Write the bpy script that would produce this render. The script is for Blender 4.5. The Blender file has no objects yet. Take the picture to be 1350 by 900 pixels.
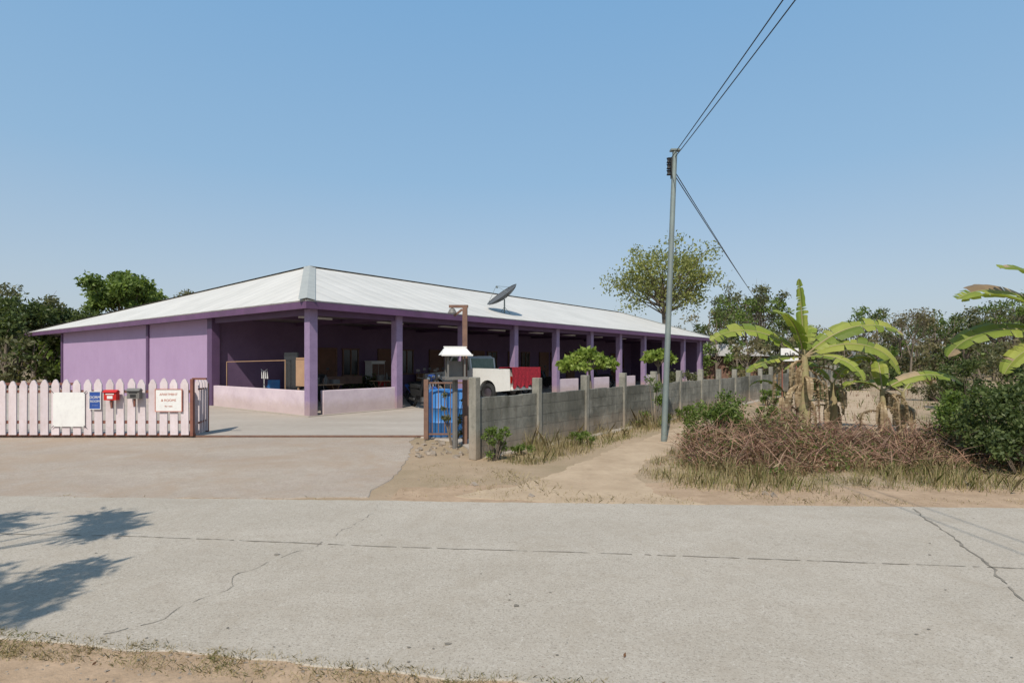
import bpy, math, random
import numpy as np
from mathutils import Vector, Matrix
random.seed(7); rng=np.random.default_rng(7)
sc=bpy.context.scene
COL=sc.collection
F=740.0; H=1.6; HY=475.0
def gp(px,py,z=0.0):
    Y=(H-z)*F/(py-HY); return ((px-675)/F*Y, Y, z)
def at(px,Y): return (px-675)/F*Y

# ------------------------------------------------------------ materials
def newmat(name):
    m=bpy.data.materials.new(name); m.use_nodes=True
    nt=m.node_tree; nt.nodes.clear()
    return m,nt,nt.nodes,nt.links
def ramp(N,L,src,stops):
    r=N.new('ShaderNodeValToRGB'); e=r.color_ramp.elements
    while len(e)<len(stops): e.new(0.5)
    for i,(p,c) in enumerate(stops):
        e[i].position=p; e[i].color=(c[0],c[1],c[2],1) if not isinstance(c,(int,float)) else (c,c,c,1)
    L.new(src,r.inputs[0]); return r.outputs[0]
def noise(N,L,co,scale,detail=6,rough=0.6,dist=0.0):
    n=N.new('ShaderNodeTexNoise'); n.inputs['Scale'].default_value=scale
    n.inputs['Detail'].default_value=detail; n.inputs['Roughness'].default_value=rough
    n.inputs['Distortion'].default_value=dist
    L.new(co,n.inputs['Vector']); return n.outputs['Fac']
def mix(N,L,f,a,b,mode='MIX'):
    m=N.new('ShaderNodeMix'); m.data_type='RGBA'; m.blend_type=mode
    if isinstance(f,(int,float)): m.inputs[0].default_value=f
    else: L.new(f,m.inputs[0])
    for k,v in ((6,a),(7,b)):
        if isinstance(v,tuple): m.inputs[k].default_value=(v[0],v[1],v[2],1)
        else: L.new(v,m.inputs[k])
    return m.outputs[2]
def finish_mat(N,L,col,rough,bumpsrc=None,bump=0.2,dist=0.01,metal=0,spec=0.3):
    p=N.new('ShaderNodeBsdfPrincipled'); o=N.new('ShaderNodeOutputMaterial')
    if isinstance(col,tuple): p.inputs['Base Color'].default_value=(col[0],col[1],col[2],1)
    else: L.new(col,p.inputs['Base Color'])
    p.inputs['Roughness'].default_value=rough; p.inputs['Metallic'].default_value=metal
    p.inputs['Specular IOR Level'].default_value=spec
    if bumpsrc is not None:
        b=N.new('ShaderNodeBump'); b.inputs['Strength'].default_value=bump; b.inputs['Distance'].default_value=dist
        L.new(bumpsrc,b.inputs['Height']); L.new(b.outputs[0],p.inputs['Normal'])
    L.new(p.outputs[0],o.inputs[0])
def paint(name,c1,c2=None,scale=2.0,rough=0.6,dirt=0.25,dirtc=(0.12,0.09,0.07),bump=0.15,fine=60,metal=0,spec=0.3,island=0.0,streak=0.0,base=0.0,patch=0.0):
    m,nt,N,L=newmat(name)
    tc=N.new('ShaderNodeTexCoord').outputs['Object']
    if c2 is None: c2=tuple(x*0.82 for x in c1)
    n1=noise(N,L,tc,scale,6,0.65)
    c=mix(N,L,ramp(N,L,n1,[(0.35,0),(0.65,1)]),c1,c2)
    n2=noise(N,L,tc,scale*3.7,8,0.75)
    d=ramp(N,L,n2,[(0.5,0),(0.78,dirt)])
    c=mix(N,L,d,c,dirtc)
    if patch>0:
        n6=noise(N,L,tc,0.55,7,0.7,0.4)
        c=mix(N,L,ramp(N,L,n6,[(0.47,0),(0.62,patch)]),c,(0.085,0.083,0.066))
        n8=noise(N,L,tc,0.9,7,0.75,0.4)
        c=mix(N,L,ramp(N,L,n8,[(0.55,0),(0.7,patch)]),c,(0.36,0.34,0.29))
    if streak>0:
        mp=N.new('ShaderNodeMapping'); mp.inputs['Scale'].default_value=(3.0,3.0,0.5); L.new(tc,mp.inputs[0])
        n4=noise(N,L,mp.outputs[0],1.3,7,0.7)
        c=mix(N,L,ramp(N,L,n4,[(0.45,0),(0.7,streak)]),c,dirtc)
    if base>0:
        s=N.new('ShaderNodeSeparateXYZ'); L.new(tc,s.inputs[0])
        n5=noise(N,L,tc,5,6,0.7); ma=N.new('ShaderNodeMath'); ma.operation='MULTIPLY_ADD'; L.new(n5,ma.inputs[0]); ma.inputs[1].default_value=-0.5; L.new(s.outputs[2],ma.inputs[2])
        c=mix(N,L,ramp(N,L,ma.outputs[0],[(0.0,base),(0.25,0)]),c,(0.36,0.26,0.18))
    n3=noise(N,L,tc,fine,4,0.7)
    if island>0:
        g=N.new('ShaderNodeNewGeometry')
        v=ramp(N,L,g.outputs['Random Per Island'],[(0,1-island),(1,1)])
        c=mix(N,L,1.0,c,v,'MULTIPLY')
    finish_mat(N,L,c,rough,n3,bump,0.01,metal,spec)
    return m
def leafmat(name,dark,mid,light,trans=0.45,clump=1.2,lo=.65):
    m,nt,N,L=newmat(name)
    tc=N.new('ShaderNodeTexCoord').outputs['Object']
    g=N.new('ShaderNodeNewGeometry')
    c=ramp(N,L,g.outputs['Random Per Island'],[(0.0,dark),(0.5,mid),(1.0,light)])
    n=noise(N,L,tc,clump,3,0.6)
    v=ramp(N,L,n,[(0.3,lo),(0.7,1.0)])
    c=mix(N,L,1.0,c,v,'MULTIPLY')
    d=N.new('ShaderNodeBsdfPrincipled'); d.inputs['Roughness'].default_value=0.5; d.inputs['Specular IOR Level'].default_value=0.3
    t=N.new('ShaderNodeBsdfTranslucent'); L.new(c,d.inputs['Base Color'])
    c2=mix(N,L,1.0,c,(1.0,1.0,0.55),'MULTIPLY'); L.new(c2,t.inputs[0])
    s=N.new('ShaderNodeMixShader'); s.inputs[0].default_value=trans
    L.new(d.outputs[0],s.inputs[1]); L.new(t.outputs[0],s.inputs[2])
    o=N.new('ShaderNodeOutputMaterial'); L.new(s.outputs[0],o.inputs[0])
    return m

# ------------------------------------------------------------ mesh builder
class MB:
    def __init__(s): s.v=[]; s.f=[]; s.m=[]
    def add(s,vs,fs,mi=0):
        o=len(s.v); s.v+= [tuple(x) for x in vs]; s.f+=[tuple(i+o for i in f) for f in fs]; s.m+=[mi]*len(fs)
    def box(s,c,d,rz=0,mi=0,R=None):
        hx,hy,hz=d[0]/2,d[1]/2,d[2]/2
        P=[Vector((x,y,z)) for z in(-hz,hz) for y in(-hy,hy) for x in(-hx,hx)]
        M=R if R is not None else Matrix.Rotation(rz,3,'Z')
        P=[M@p+Vector(c) for p in P]
        s.add(P,[(0,2,3,1),(4,5,7,6),(0,1,5,4),(2,6,7,3),(0,4,6,2),(1,3,7,5)],mi)
    def b2(s,a,b,mi=0):
        s.box([(a[i]+b[i])/2 for i in range(3)],[abs(b[i]-a[i]) for i in range(3)],0,mi)
    def tube(s,path,rad,n=8,mi=0,caps=True):
        path=[Vector(p) for p in path]
        if isinstance(rad,(int,float)): rad=[rad]*len(path)
        vs=[];fs=[]
        up=Vector((0.31,0.2,0.93)).normalized()
        for i,p in enumerate(path):
            d=(path[min(i+1,len(path)-1)]-path[max(i-1,0)]).normalized()
            a=d.cross(up)
            if a.length<0.05: a=d.cross(Vector((1,0,0)))
            a.normalize(); b=d.cross(a)
            for k in range(n):
                t=2*math.pi*k/n; vs.append(p+a*math.cos(t)*rad[i]+b*math.sin(t)*rad[i])
        for i in range(len(path)-1):
            for k in range(n):
                fs.append((i*n+k,i*n+(k+1)%n,(i+1)*n+(k+1)%n,(i+1)*n+k))
        if caps:
            fs.append(tuple(range(n))); fs.append(tuple((len(path)-1)*n+k for k in reversed(range(n))))
        s.add(vs,fs,mi)
    def torus(s,c,axis,R,r,n=28,k=8,mi=0):
        axis=Vector(axis).normalized(); a=axis.cross(Vector((0,0,1)))
        if a.length<0.1: a=axis.cross(Vector((1,0,0)))
        a.normalize(); b=axis.cross(a); c=Vector(c); vs=[];fs=[]
        for i in range(n):
            t=2*math.pi*i/n; d=a*math.cos(t)+b*math.sin(t)
            for j in range(k):
                q=2*math.pi*j/k; vs.append(c+d*(R+r*math.cos(q))+axis*r*math.sin(q))
        for i in range(n):
            for j in range(k):
                fs.append((i*k+j,((i+1)%n)*k+j,((i+1)%n)*k+(j+1)%k,i*k+(j+1)%k))
        s.add(vs,fs,mi)
    def lathe(s,prof,c=(0,0,0),n=24,mi=0,axis=None):
        vs=[];fs=[]
        for (r,z) in prof:
            for k in range(n):
                t=2*math.pi*k/n; p=Vector((r*math.cos(t),r*math.sin(t),z))
                if axis is not None: p=axis@p
                vs.append(p+Vector(c))
        for i in range(len(prof)-1):
            for k in range(n): fs.append((i*n+k,i*n+(k+1)%n,(i+1)*n+(k+1)%n,(i+1)*n+k))
        s.add(vs,fs,mi)
    def prism(s,prof,y0,y1,mi=0):
        n=len(prof); vs=[(x,y0,z) for x,z in prof]+[(x,y1,z) for x,z in prof]
        fs=[tuple(range(n)),tuple(reversed(range(n,2*n)))]+[(i,(i+1)%n+0,(i+1)%n+n,i+n) for i in range(n)]
        s.add(vs,fs,mi)
    def obj(s,name,mats,parent=None,smooth=False,bevel=0):
        me=bpy.data.meshes.new(name); me.from_pydata(s.v,[],s.f)
        if not isinstance(mats,(list,tuple)): mats=[mats]
        for m in mats: me.materials.append(m)
        me.polygons.foreach_set('material_index',s.m)
        if smooth: me.polygons.foreach_set('use_smooth',[True]*len(s.f))
        me.update(); o=bpy.data.objects.new(name,me); COL.objects.link(o)
        if parent: o.parent=parent
        if bevel>0:
            b=o.modifiers.new('b','BEVEL'); b.width=bevel; b.segments=2; b.limit_method='ANGLE'
        if smooth:
            w=o.modifiers.new('en','EDGE_SPLIT'); w.split_angle=math.radians(40)
        return o
def empty(name,loc=(0,0,0),rz=0):
    e=bpy.data.objects.new(name,None); COL.objects.link(e); e.location=loc; e.rotation_euler=(0,0,rz); e.empty_display_size=0.3
    return e
def fast_mesh(name,v,k,mat,parent):
    n=len(v); me=bpy.data.meshes.new(name); me.vertices.add(k*n); me.vertices.foreach_set('co',v.reshape(-1))
    me.loops.add(k*n); me.loops.foreach_set('vertex_index',np.arange(k*n,dtype=np.int32))
    me.polygons.add(n); me.polygons.foreach_set('loop_start',np.arange(0,k*n,k,dtype=np.int32))
    try: me.polygons.foreach_set('loop_total',np.full(n,k,dtype=np.int32))
    except: pass
    me.materials.append(mat); me.update(calc_edges=True); me.validate()
    o=bpy.data.objects.new(name,me); COL.objects.link(o)
    if parent: o.parent=parent
    return o
def leaves_mesh(name,centers,radii,counts,size,mat,parent=None,flat=0.75,aspect=0.5,droop=0.2,seed=1,szvar=0.5,rawpos=None):
    r=np.random.default_rng(seed)
    if rawpos is None:
        P=[]
        for c,ra,n in zip(centers,radii,counts):
            d=r.normal(size=(n,3)); d/=np.linalg.norm(d,axis=1)[:,None]+1e-6
            rr=ra*(r.random(n)**(1/2.2))[:,None]*(0.75+0.5*r.random((n,1)))
            q=d*rr; q[:,2]*=flat; P.append(np.array(c)+q)
        P=np.concatenate(P)
    else: P=rawpos
    n=len(P)
    d=r.normal(size=(n,3)); d[:,2]-=droop; d/=np.linalg.norm(d,axis=1)[:,None]
    s=r.normal(size=(n,3)); s[:,2]*=0.5; s=np.cross(d,s); s/=np.linalg.norm(s,axis=1)[:,None]+1e-6
    nn=np.cross(d,s)
    L=size*(1-szvar/2+szvar*r.random(n))[:,None]; W=L*aspect
    v=np.empty((n,4,3)); v[:,0]=P; v[:,1]=P+d*L*0.45+s*W*0.5+nn*W*0.15; v[:,2]=P+d*L; v[:,3]=P+d*L*0.45-s*W*0.5+nn*W*0.15
    return fast_mesh(name,v,4,mat,parent)
def hfield(x,y):
    return np.clip(.55+.35*np.sin(x*2.3+1.3*np.sin(y*1.9))+.3*np.sin(x*6.1+y*4.3)+.2*np.sin(x*13.7-y*9.1),.15,1.35)
def blades_mesh(name,pos,hmin,hmax,width,mat,parent=None,seed=2,lean=0.5,field=True):
    r=np.random.default_rng(seed); n=len(pos); P=np.array(pos,dtype=float)
    a=r.random(n)*2*math.pi; ln=r.random(n)*lean
    h=(hmin+(hmax-hmin)*r.random(n)**1.8)
    if field: h=h*hfield(P[:,0],P[:,1])
    d=np.stack([np.cos(a)*ln,np.sin(a)*ln,np.ones(n)],1); d/=np.linalg.norm(d,axis=1)[:,None]
    sd=np.stack([-np.sin(a+r.normal(size=n)),np.cos(a),np.zeros(n)],1)
    w=width*(0.5+0.8*r.random(n))[:,None]
    mid=P+d*(h*0.55)[:,None]; tip=mid+(d*np.array([1.8,1.8,0.85]))*(h*0.5)[:,None]
    v=np.empty((n,5,3)); v[:,0]=P-sd*w/2; v[:,1]=P+sd*w/2; v[:,2]=mid+sd*w*0.35; v[:,3]=tip; v[:,4]=mid-sd*w*0.35
    return fast_mesh(name,v,5,mat,parent)

def tree_parts(mb,loc,h,cr,tr,ncl,seed,cz=None,flat=0.75,trunk_frac=0.4):
    r=random.Random(seed); x,y,z=loc
    cz=cz if cz is not None else h-cr*flat
    tf=h*trunk_frac
    lx,ly=r.uniform(-.05,.05)*h,r.uniform(-.05,.05)*h
    path=[(x,y,z-0.1),(x+lx*.3,y+ly*.3,z+tf*.5),(x+lx*.7,y+ly*.7,z+tf),(x+lx,y+ly,z+h*0.8)]
    mb.tube(path,[tr*1.2,tr*.9,tr*.75,tr*.15],8)
    cl=[];ra=[]
    for i in range(ncl):
        th=r.random()*6.283; u=r.random()**0.45; ph=math.asin(r.uniform(-0.75,1))
        rr=cr*u*0.92
        c=Vector((x+lx+rr*math.cos(th)*math.cos(ph),y+ly+rr*math.sin(th)*math.cos(ph),z+cz+rr*flat*math.sin(ph)))
        b=Vector(path[2])*(1-(i%4)*0.15)+Vector(path[3])*((i%4)*0.15)
        m=(b+c)/2+Vector((r.uniform(-.1,.1)*cr,r.uniform(-.1,.1)*cr,-0.05*cr))
        mb.tube([b,m,c,c+(c-m)*0.3],[tr*.35,tr*.2,tr*.09,tr*.03],5,caps=False)
        cl.append(tuple(c)); ra.append(cr*r.uniform(0.16,0.34))
    return cl,ra
def tree(name,loc,h,cr,tr,ncl,per,ls,lm,bark,seed,**k):
    e=empty(name,loc)
    mb=MB(); cl,ra=tree_parts(mb,(0,0,0),h,cr,tr,ncl,seed,**k)
    mb.obj('trunk_and_limbs',bark,e,True)
    leaves_mesh('crown',cl,ra,[int(per*(a/(cr*.25))**2) for a in ra],ls,lm,e,seed=seed)
    return e

# ------------------------------------------------------------ material set
def ground_mat():
    m,nt,N,L=newmat('dry_ground')
    tc=N.new('ShaderNodeTexCoord').outputs['Object']
    a=noise(N,L,tc,0.35,8,0.65); b=noise(N,L,tc,3.0,8,0.75); c=noise(N,L,tc,40,6,0.75)
    col=mix(N,L,ramp(N,L,b,[(0.3,0),(0.7,1)]),(0.37,0.275,0.185),(0.29,0.21,0.135))
    col=mix(N,L,ramp(N,L,a,[(0.42,0),(0.62,0.7)]),col,(0.23,0.18,0.105))
    col=mix(N,L,ramp(N,L,c,[(0.5,0),(0.75,0.5)]),col,(0.44,0.35,0.26))
    bb=mix(N,L,0.5,b,c)
    finish_mat(N,L,col,0.95,bb,0.6,0.04,spec=0.1); return m
def conc_mat(name,c1,c2,stain,stc,speck=True,bump=0.25,soil=None):
    m,nt,N,L=newmat(name)
    tc=N.new('ShaderNodeTexCoord').outputs['Object']
    mp=N.new('ShaderNodeMapping'); mp.inputs['Scale'].default_value=(0.35,1,1); L.new(tc,mp.inputs[0])
    a=noise(N,L,mp.outputs[0],0.9,7,0.6,0.3); b=noise(N,L,tc,5,8,0.7); c=noise(N,L,tc,90,4,0.7)
    col=mix(N,L,ramp(N,L,a,[(0.33,0),(0.66,1)]),c1,c2)
    col=mix(N,L,ramp(N,L,b,[(0.45,0),(0.8,stain)]),col,stc)
    if speck:
        n5=noise(N,L,tc,65,3,0.85)
        col=mix(N,L,ramp(N,L,n5,[(0.35,0.85),(0.46,0)]),col,(0.17,0.145,0.11))
        n6=noise(N,L,tc,26,5,0.85)
        col=mix(N,L,ramp(N,L,n6,[(0.34,0.6),(0.47,0)]),col,(0.22,0.185,0.145))
        n4=noise(N,L,tc,45,5,0.85)
        col=mix(N,L,ramp(N,L,n4,[(0.54,0),(0.7,0.7)]),col,(0.55,0.50,0.43))
        n7=noise(N,L,tc,1.7,9,0.8,0.6)
        col=mix(N,L,ramp(N,L,n7,[(0.48,0),(0.7,0.5)]),col,(0.29,0.24,0.18))
    if soil:
        s=noise(N,L,tc,0.7,8,0.7,0.5)
        col=mix(N,L,ramp(N,L,s,[(0.46,0),(0.62,soil)]),col,(0.31,0.225,0.155))
    finish_mat(N,L,col,0.9,mix(N,L,0.6,b,c),bump,0.015,spec=0.15); return m
M={}
M['ground']=ground_mat()
M['road']=conc_mat('concrete_road',(0.41,0.36,0.295),(0.355,0.31,0.25),0.35,(0.28,0.235,0.18),bump=.45)
M['drive']=conc_mat('concrete_drive',(0.39,0.325,0.26),(0.335,0.27,0.215),0.5,(0.25,0.185,0.14),True,0.4,0.6)
M['yard']=conc_mat('concrete_yard',(0.39,0.34,0.285),(0.33,0.285,0.235),0.4,(0.24,0.2,0.165),False)
M['path']=paint('sandy_soil',(0.43,0.325,0.22),(0.34,0.25,0.165),1.6,0.95,0.5,(0.21,0.155,0.10),0.8,25,spec=0.1)
M['verge']=paint('dusty_soil',(0.40,0.285,0.19),(0.30,0.21,0.135),3.2,0.95,0.6,(0.18,0.13,0.085),0.9,30,spec=0.1)
M['crack']=paint('crack_dark',(0.13,0.115,0.09),(0.23,0.2,0.16),8,0.95,0.2)
M['purple']=paint('purple_wall_paint',(0.37,0.255,0.385),(0.34,0.23,0.355),0.7,0.7,0.15,(0.22,0.16,0.21),streak=.12)
M['purple_in']=paint('purple_shaded_paint',(0.16,0.10,0.17),(0.13,0.08,0.145),0.8,0.7,0.3,(0.07,0.045,0.07))  # purple darkened in its colour to deepen the shade under the roof
M['col']=paint('purple_column_paint',(0.28,0.20,0.31),(0.235,0.165,0.26),3,0.6,0.4,(0.12,0.08,0.13),base=.5)
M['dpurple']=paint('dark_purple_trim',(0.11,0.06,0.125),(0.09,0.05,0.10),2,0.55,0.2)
M['fascia']=paint('fascia_purple',(0.13,0.06,0.13),(0.10,0.05,0.10),1.5,0.5,0.2)
M['lowwall']=paint('pinkish_low_wall',(0.60,0.49,0.51),(0.52,0.42,0.445),1.5,0.75,0.4,(0.33,0.22,0.28),base=.4)
M['white']=paint('white_fence_paint',(0.66,0.575,0.58),(0.58,0.495,0.50),3,0.6,0.45,(0.40,0.28,0.23),island=0.13,streak=.3)
M['cleanwhite']=paint('white_sign_paint',(0.70,0.69,0.65),(0.64,0.62,0.59),3,0.6,0.15)
M['brown']=paint('brown_iron',(0.16,0.06,0.045),(0.22,0.09,0.06),6,0.7,0.3)
M['rwood']=paint('weathered_wood',(0.20,0.115,0.08),(0.14,0.08,0.06),8,0.8,0.3)
M['ceil']=paint('shaded_grey_soffit',(0.18,0.145,0.155),(0.14,0.11,0.12),1,0.8,0.2)  # interior shade is put into this soffit colour
M['dark']=paint('dark_glass',(0.02,0.022,0.025),None,2,0.15,0.05,spec=0.5)
M['truckglass']=paint('green_reflection_glass',(0.07,0.11,0.06),(0.13,0.16,0.11),3,0.2,0.3,spec=0.5)  # green reflection of foliage painted into the glass colour
M['door']=paint('brown_door',(0.17,0.075,0.04),(0.12,0.055,0.03),3,0.5,0.2)
M['block']=paint('cement_block',(0.29,0.275,0.23),(0.21,0.20,0.165),0.9,0.95,0.8,(0.06,0.058,0.043),0.8,35,island=0.2,streak=.65,base=.4,patch=.75)
M['mortar']=paint('mortar',(0.22,0.205,0.175),None,2,0.95,0.5,streak=.6,patch=.7)
M['post']=paint('concrete_post',(0.31,0.29,0.24),(0.22,0.205,0.17),3,0.95,0.7,(0.07,0.07,0.052),0.7,streak=.6,base=.4,patch=.5)
M['galv']=paint('galvanised_steel',(0.23,0.27,0.25),(0.18,0.21,0.20),3,0.5,0.3,(0.2,0.17,0.13),metal=0.3)
M['black']=paint('black_rubber',(0.02,0.02,0.02),None,5,0.6,0.1)
M['wire']=paint('wire_dark',(0.04,0.04,0.045),None,5,0.6,0.0)
M['blue']=paint('blue_plastic',(0.04,0.19,0.46),(0.03,0.14,0.38),3,0.45,0.3,(0.17,0.16,0.14),spec=0.4)
M['carwhite']=paint('car_white',(0.62,0.61,0.57),(0.57,0.56,0.52),2,0.3,0.2,spec=0.5)
M['red']=paint('red_cloth',(0.42,0.02,0.035),(0.20,0.012,0.02),14,0.8,0.4,(0.08,0.0,0.01),0.8)
M['redbox']=paint('red_paint',(0.50,0.02,0.015),None,5,0.4,0.1)
M['greybox']=paint('grey_tin',(0.18,0.17,0.155),None,5,0.6,0.3,metal=0.2)
M['bluesign']=paint('blue_sign',(0.03,0.08,0.30),None,5,0.4,0.1)
M['redtxt']=paint('orange_lettering',(0.5,0.16,0.10),None,5,0.5,0.1)
M['blacktxt']=paint('black_lettering',(0.03,0.03,0.03),None,5,0.5,0.1)
M['ply']=paint('plywood',(0.42,0.26,0.15),(0.34,0.20,0.12),2,0.7,0.2)
M['chrome']=paint('chrome',(0.5,0.5,0.5),None,5,0.3,0.05,metal=1)
M['dish']=paint('dish_mesh',(0.09,0.095,0.10),None,9,0.6,0.1)
M['shed']=paint('shed_roof',(0.5,0.48,0.46),None,1,0.6,0.3)
M['bark']=paint('bark',(0.19,0.15,0.11),(0.13,0.105,0.08),4,0.95,0.4)
M['rock']=paint('rubble',(0.30,0.245,0.19),(0.21,0.17,0.13),6,0.95,0.4,bump=0.6)
M['tgreen']=leafmat('tree_leaf',(0.055,0.08,0.025),(0.105,0.145,0.045),(0.19,0.23,0.075),clump=0.35)
M['tolive']=leafmat('olive_leaf',(0.10,0.105,0.05),(0.16,0.165,0.075),(0.24,0.235,0.115),clump=0.3)  # greyish olive carries painted haze for the distant trees
M['tdry']=leafmat('dry_season_leaf',(0.16,0.14,0.075),(0.23,0.20,0.10),(0.31,0.27,0.14),clump=0.3)
M['tyell']=leafmat('yellow_green_leaf',(0.17,0.19,0.055),(0.28,0.30,0.085),(0.42,0.42,0.14),clump=0.6)
M['bright']=leafmat('bright_leaf',(0.085,0.135,0.028),(0.155,0.225,0.045),(0.25,0.33,0.08),clump=1.2)
M['lime']=leafmat('lime_leaf',(0.15,0.21,0.035),(0.24,0.32,0.055),(0.35,0.42,0.10),clump=1.2,lo=.75)
M['drytwig']=leafmat('dry_leaf',(0.13,0.065,0.035),(0.23,0.125,0.07),(0.36,0.22,0.13),0.15,clump=1.5)
M['twig']=leafmat('twig',(0.14,0.07,0.045),(0.23,0.12,0.075),(0.36,0.22,0.14),0.0,clump=1.5)
M['grassdry']=leafmat('dry_grass',(0.27,0.21,0.10),(0.42,0.33,0.17),(0.54,0.45,0.26),0.3,clump=1.0,lo=.7)
M['grassgreen']=leafmat('green_grass',(0.13,0.155,0.045),(0.22,0.24,0.065),(0.32,0.31,0.11),0.35,clump=1.0,lo=.7)
M['banana']=leafmat('banana_leaf',(0.17,0.23,0.035),(0.26,0.33,0.05),(0.40,0.42,0.09),0.4,clump=1.5,lo=.7)
M['banstem']=paint('banana_stem',(0.28,0.27,0.12),(0.30,0.22,0.13),5,0.7,0.6,(0.14,0.09,0.05))
M['bandry']=leafmat('dead_banana_leaf',(0.22,0.15,0.08),(0.40,0.29,0.17),(0.56,0.44,0.28),0.25,clump=3,lo=.7)

def roofmat(name,axis):
    m,nt,N,L=newmat(name)
    tc=N.new('ShaderNodeTexCoord').outputs['Object']
    w=N.new('ShaderNodeTexWave'); w.wave_type='BANDS'; w.bands_direction=axis; w.inputs['Scale'].default_value=0.42
    L.new(tc,w.inputs[0])
    n=noise(N,L,tc,0.6,6,0.6); n2=noise(N,L,tc,3,8,0.75)
    c=mix(N,L,ramp(N,L,n,[(0.35,0),(0.65,1)]),(0.56,0.53,0.475),(0.49,0.465,0.415))
    c=mix(N,L,ramp(N,L,n2,[(0.5,0),(0.8,0.35)]),c,(0.37,0.33,0.28))
    c=mix(N,L,ramp(N,L,w.outputs['Fac'],[(0.0,0.28),(0.12,0)]),c,(0.28,0.26,0.24))
    finish_mat(N,L,c,0.55,w.outputs['Fac'],0.25,0.03,spec=0.3); return m
M['roofx']=roofmat('metal_roof_side','X'); M['roofy']=roofmat('metal_roof_end','Y')
M['hipcap']=paint('hip_flashing',(0.36,0.36,0.32),(0.31,0.31,0.28),2,0.5,0.2)

# ------------------------------------------------------------ ground & road
mb=MB()
mb.add([(-350,-60,0),(350,-60,0),(350,600,0),(-350,600,0)],[(0,1,2,3)])
mb.obj('ground',M['ground'])
def interp(pts,x):
    xs=[p[0] for p in pts]; ys=[p[1] for p in pts]; return float(np.interp(x,xs,ys))
far=[(-150,15),(-60,9.6),(-20,7.3),(-6,6.58),(0,6.28),(5.5,6.03),(20,5.4),(60,4.4),(150,3)]
near=[(-150,9.5),(-60,5.4),(-20,3.7),(-6,3.42),(-2.97,3.24),(-0.2,2.80),(3,2.4),(20,1.0),(60,-1),(150,-4)]
def strip(name,fa,ne,z,mat,step=0.25,x0=-40,x1=40,wob=0.0,wn=0.0,seed=3,ext=True):
    r=random.Random(seed); xs=list(np.arange(x0,x1+.01,step))
    if ext: xs=[-150,-100,-70,-50]+xs+[50,70,100,150]
    vs=[];fs=[]; o1=o2=0
    for x in xs:
        o1=o1*.6+r.uniform(-wob,wob); o2=o2*.6+r.uniform(-wn,wn)
        a=interp(fa,x)+o1; b=interp(ne,x)+o2
        vs+=[(x,a,z),(x,b,z),(x,a+.02,-.01),(x,b-.03,-.01)]
    for i in range(len(xs)-1):
        k=4*i; fs+=[(k+1,k+5,k+4,k),(k,k+4,k+6,k+2),(k+3,k+7,k+5,k+1)]
    mb=MB(); mb.add(vs,fs); return mb.obj(name,mat)
def slab(name,poly,z,mat,jit=0.0,step=.12,seed=5,skirt=.02):
    r=random.Random(seed); P=[]
    n=len(poly)
    for i in range(n):
        a=Vector(poly[i][:2]); b=Vector(poly[(i+1)%n][:2]); k=max(1,int((b-a).length/step)) if jit>0 and (b-a).length<9 else 1
        o=0
        for q in range(k):
            o=o*.6+r.uniform(-jit,jit); d=(b-a).normalized(); P.append(a+(b-a)*q/k+Vector((-d.y,d.x))*o)
    m=len(P); c=sum(P,Vector((0,0)))/m
    vs=[(p.x,p.y,z) for p in P]+[(p.x+(p.x-c.x)/max(.1,(p-c).length)*skirt,p.y+(p.y-c.y)/max(.1,(p-c).length)*skirt,-.01) for p in P]
    mb=MB(); mb.add(vs,[tuple(range(m))]+[(i,(i+1)%m,(i+1)%m+m,i+m) for i in range(m)]); return mb.obj(name,mat)
strip('road',far,near,0.014,M['road'],0.1,wob=0.012,wn=0.016)
strip('dirt_shoulder',[(x,y+0.2) for x,y in near],[(x,y-6) for x,y in near],0.008,M['verge'],0.3)
strip('dirt_verge',[(-1.3,7.1),(0,7.15),(3,7.3),(6,7.0),(12,6.7),(40,6.0)],[(-1.3,6.2),(5.5,5.9),(40,4.6)],0.006,M['verge'],0.12,x0=-1.4,x1=38,wob=0.07,ext=False)
D=[(-30,7.7),(-6,6.5),gp(430,657)[:2],gp(488,656)[:2],gp(500,640)[:2],gp(528,618)[:2],gp(540,600)[:2],gp(541,583)[:2],(-2.0,11.75),(-30,13.0)]
slab('driveway',D,0.011,M['drive'],.035)
Yd=[(-30,12.7),(-12,11.85),(-2.0,11.7),(-1.1,11.0),(-0.5,9.2),(0.25,9.9),(30,48),(10,60),(-30,40)]
slab('yard_pavement',Yd,0.03,M['yard'])
mb=MB(); mb.box((-8.0,11.62,0.035),(12.6,0.035,0.035)); mb.obj('gate_rail',M['rwood'])
Pp=[gp(600,655),gp(690,640),gp(760,612),gp(800,596),gp(850,578),gp(905,560),gp(930,553),gp(880,598),gp(850,608),gp(835,625),gp(860,650),gp(930,665),gp(760,663)]
slab('sandy_path',Pp,.0085,M['path'],.05)
slab('soil_field',[(6.5,13.5),(9.5,13),(13,20),(30,48),(24,50),(12,25)],.006,M['path'],.15)
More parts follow.
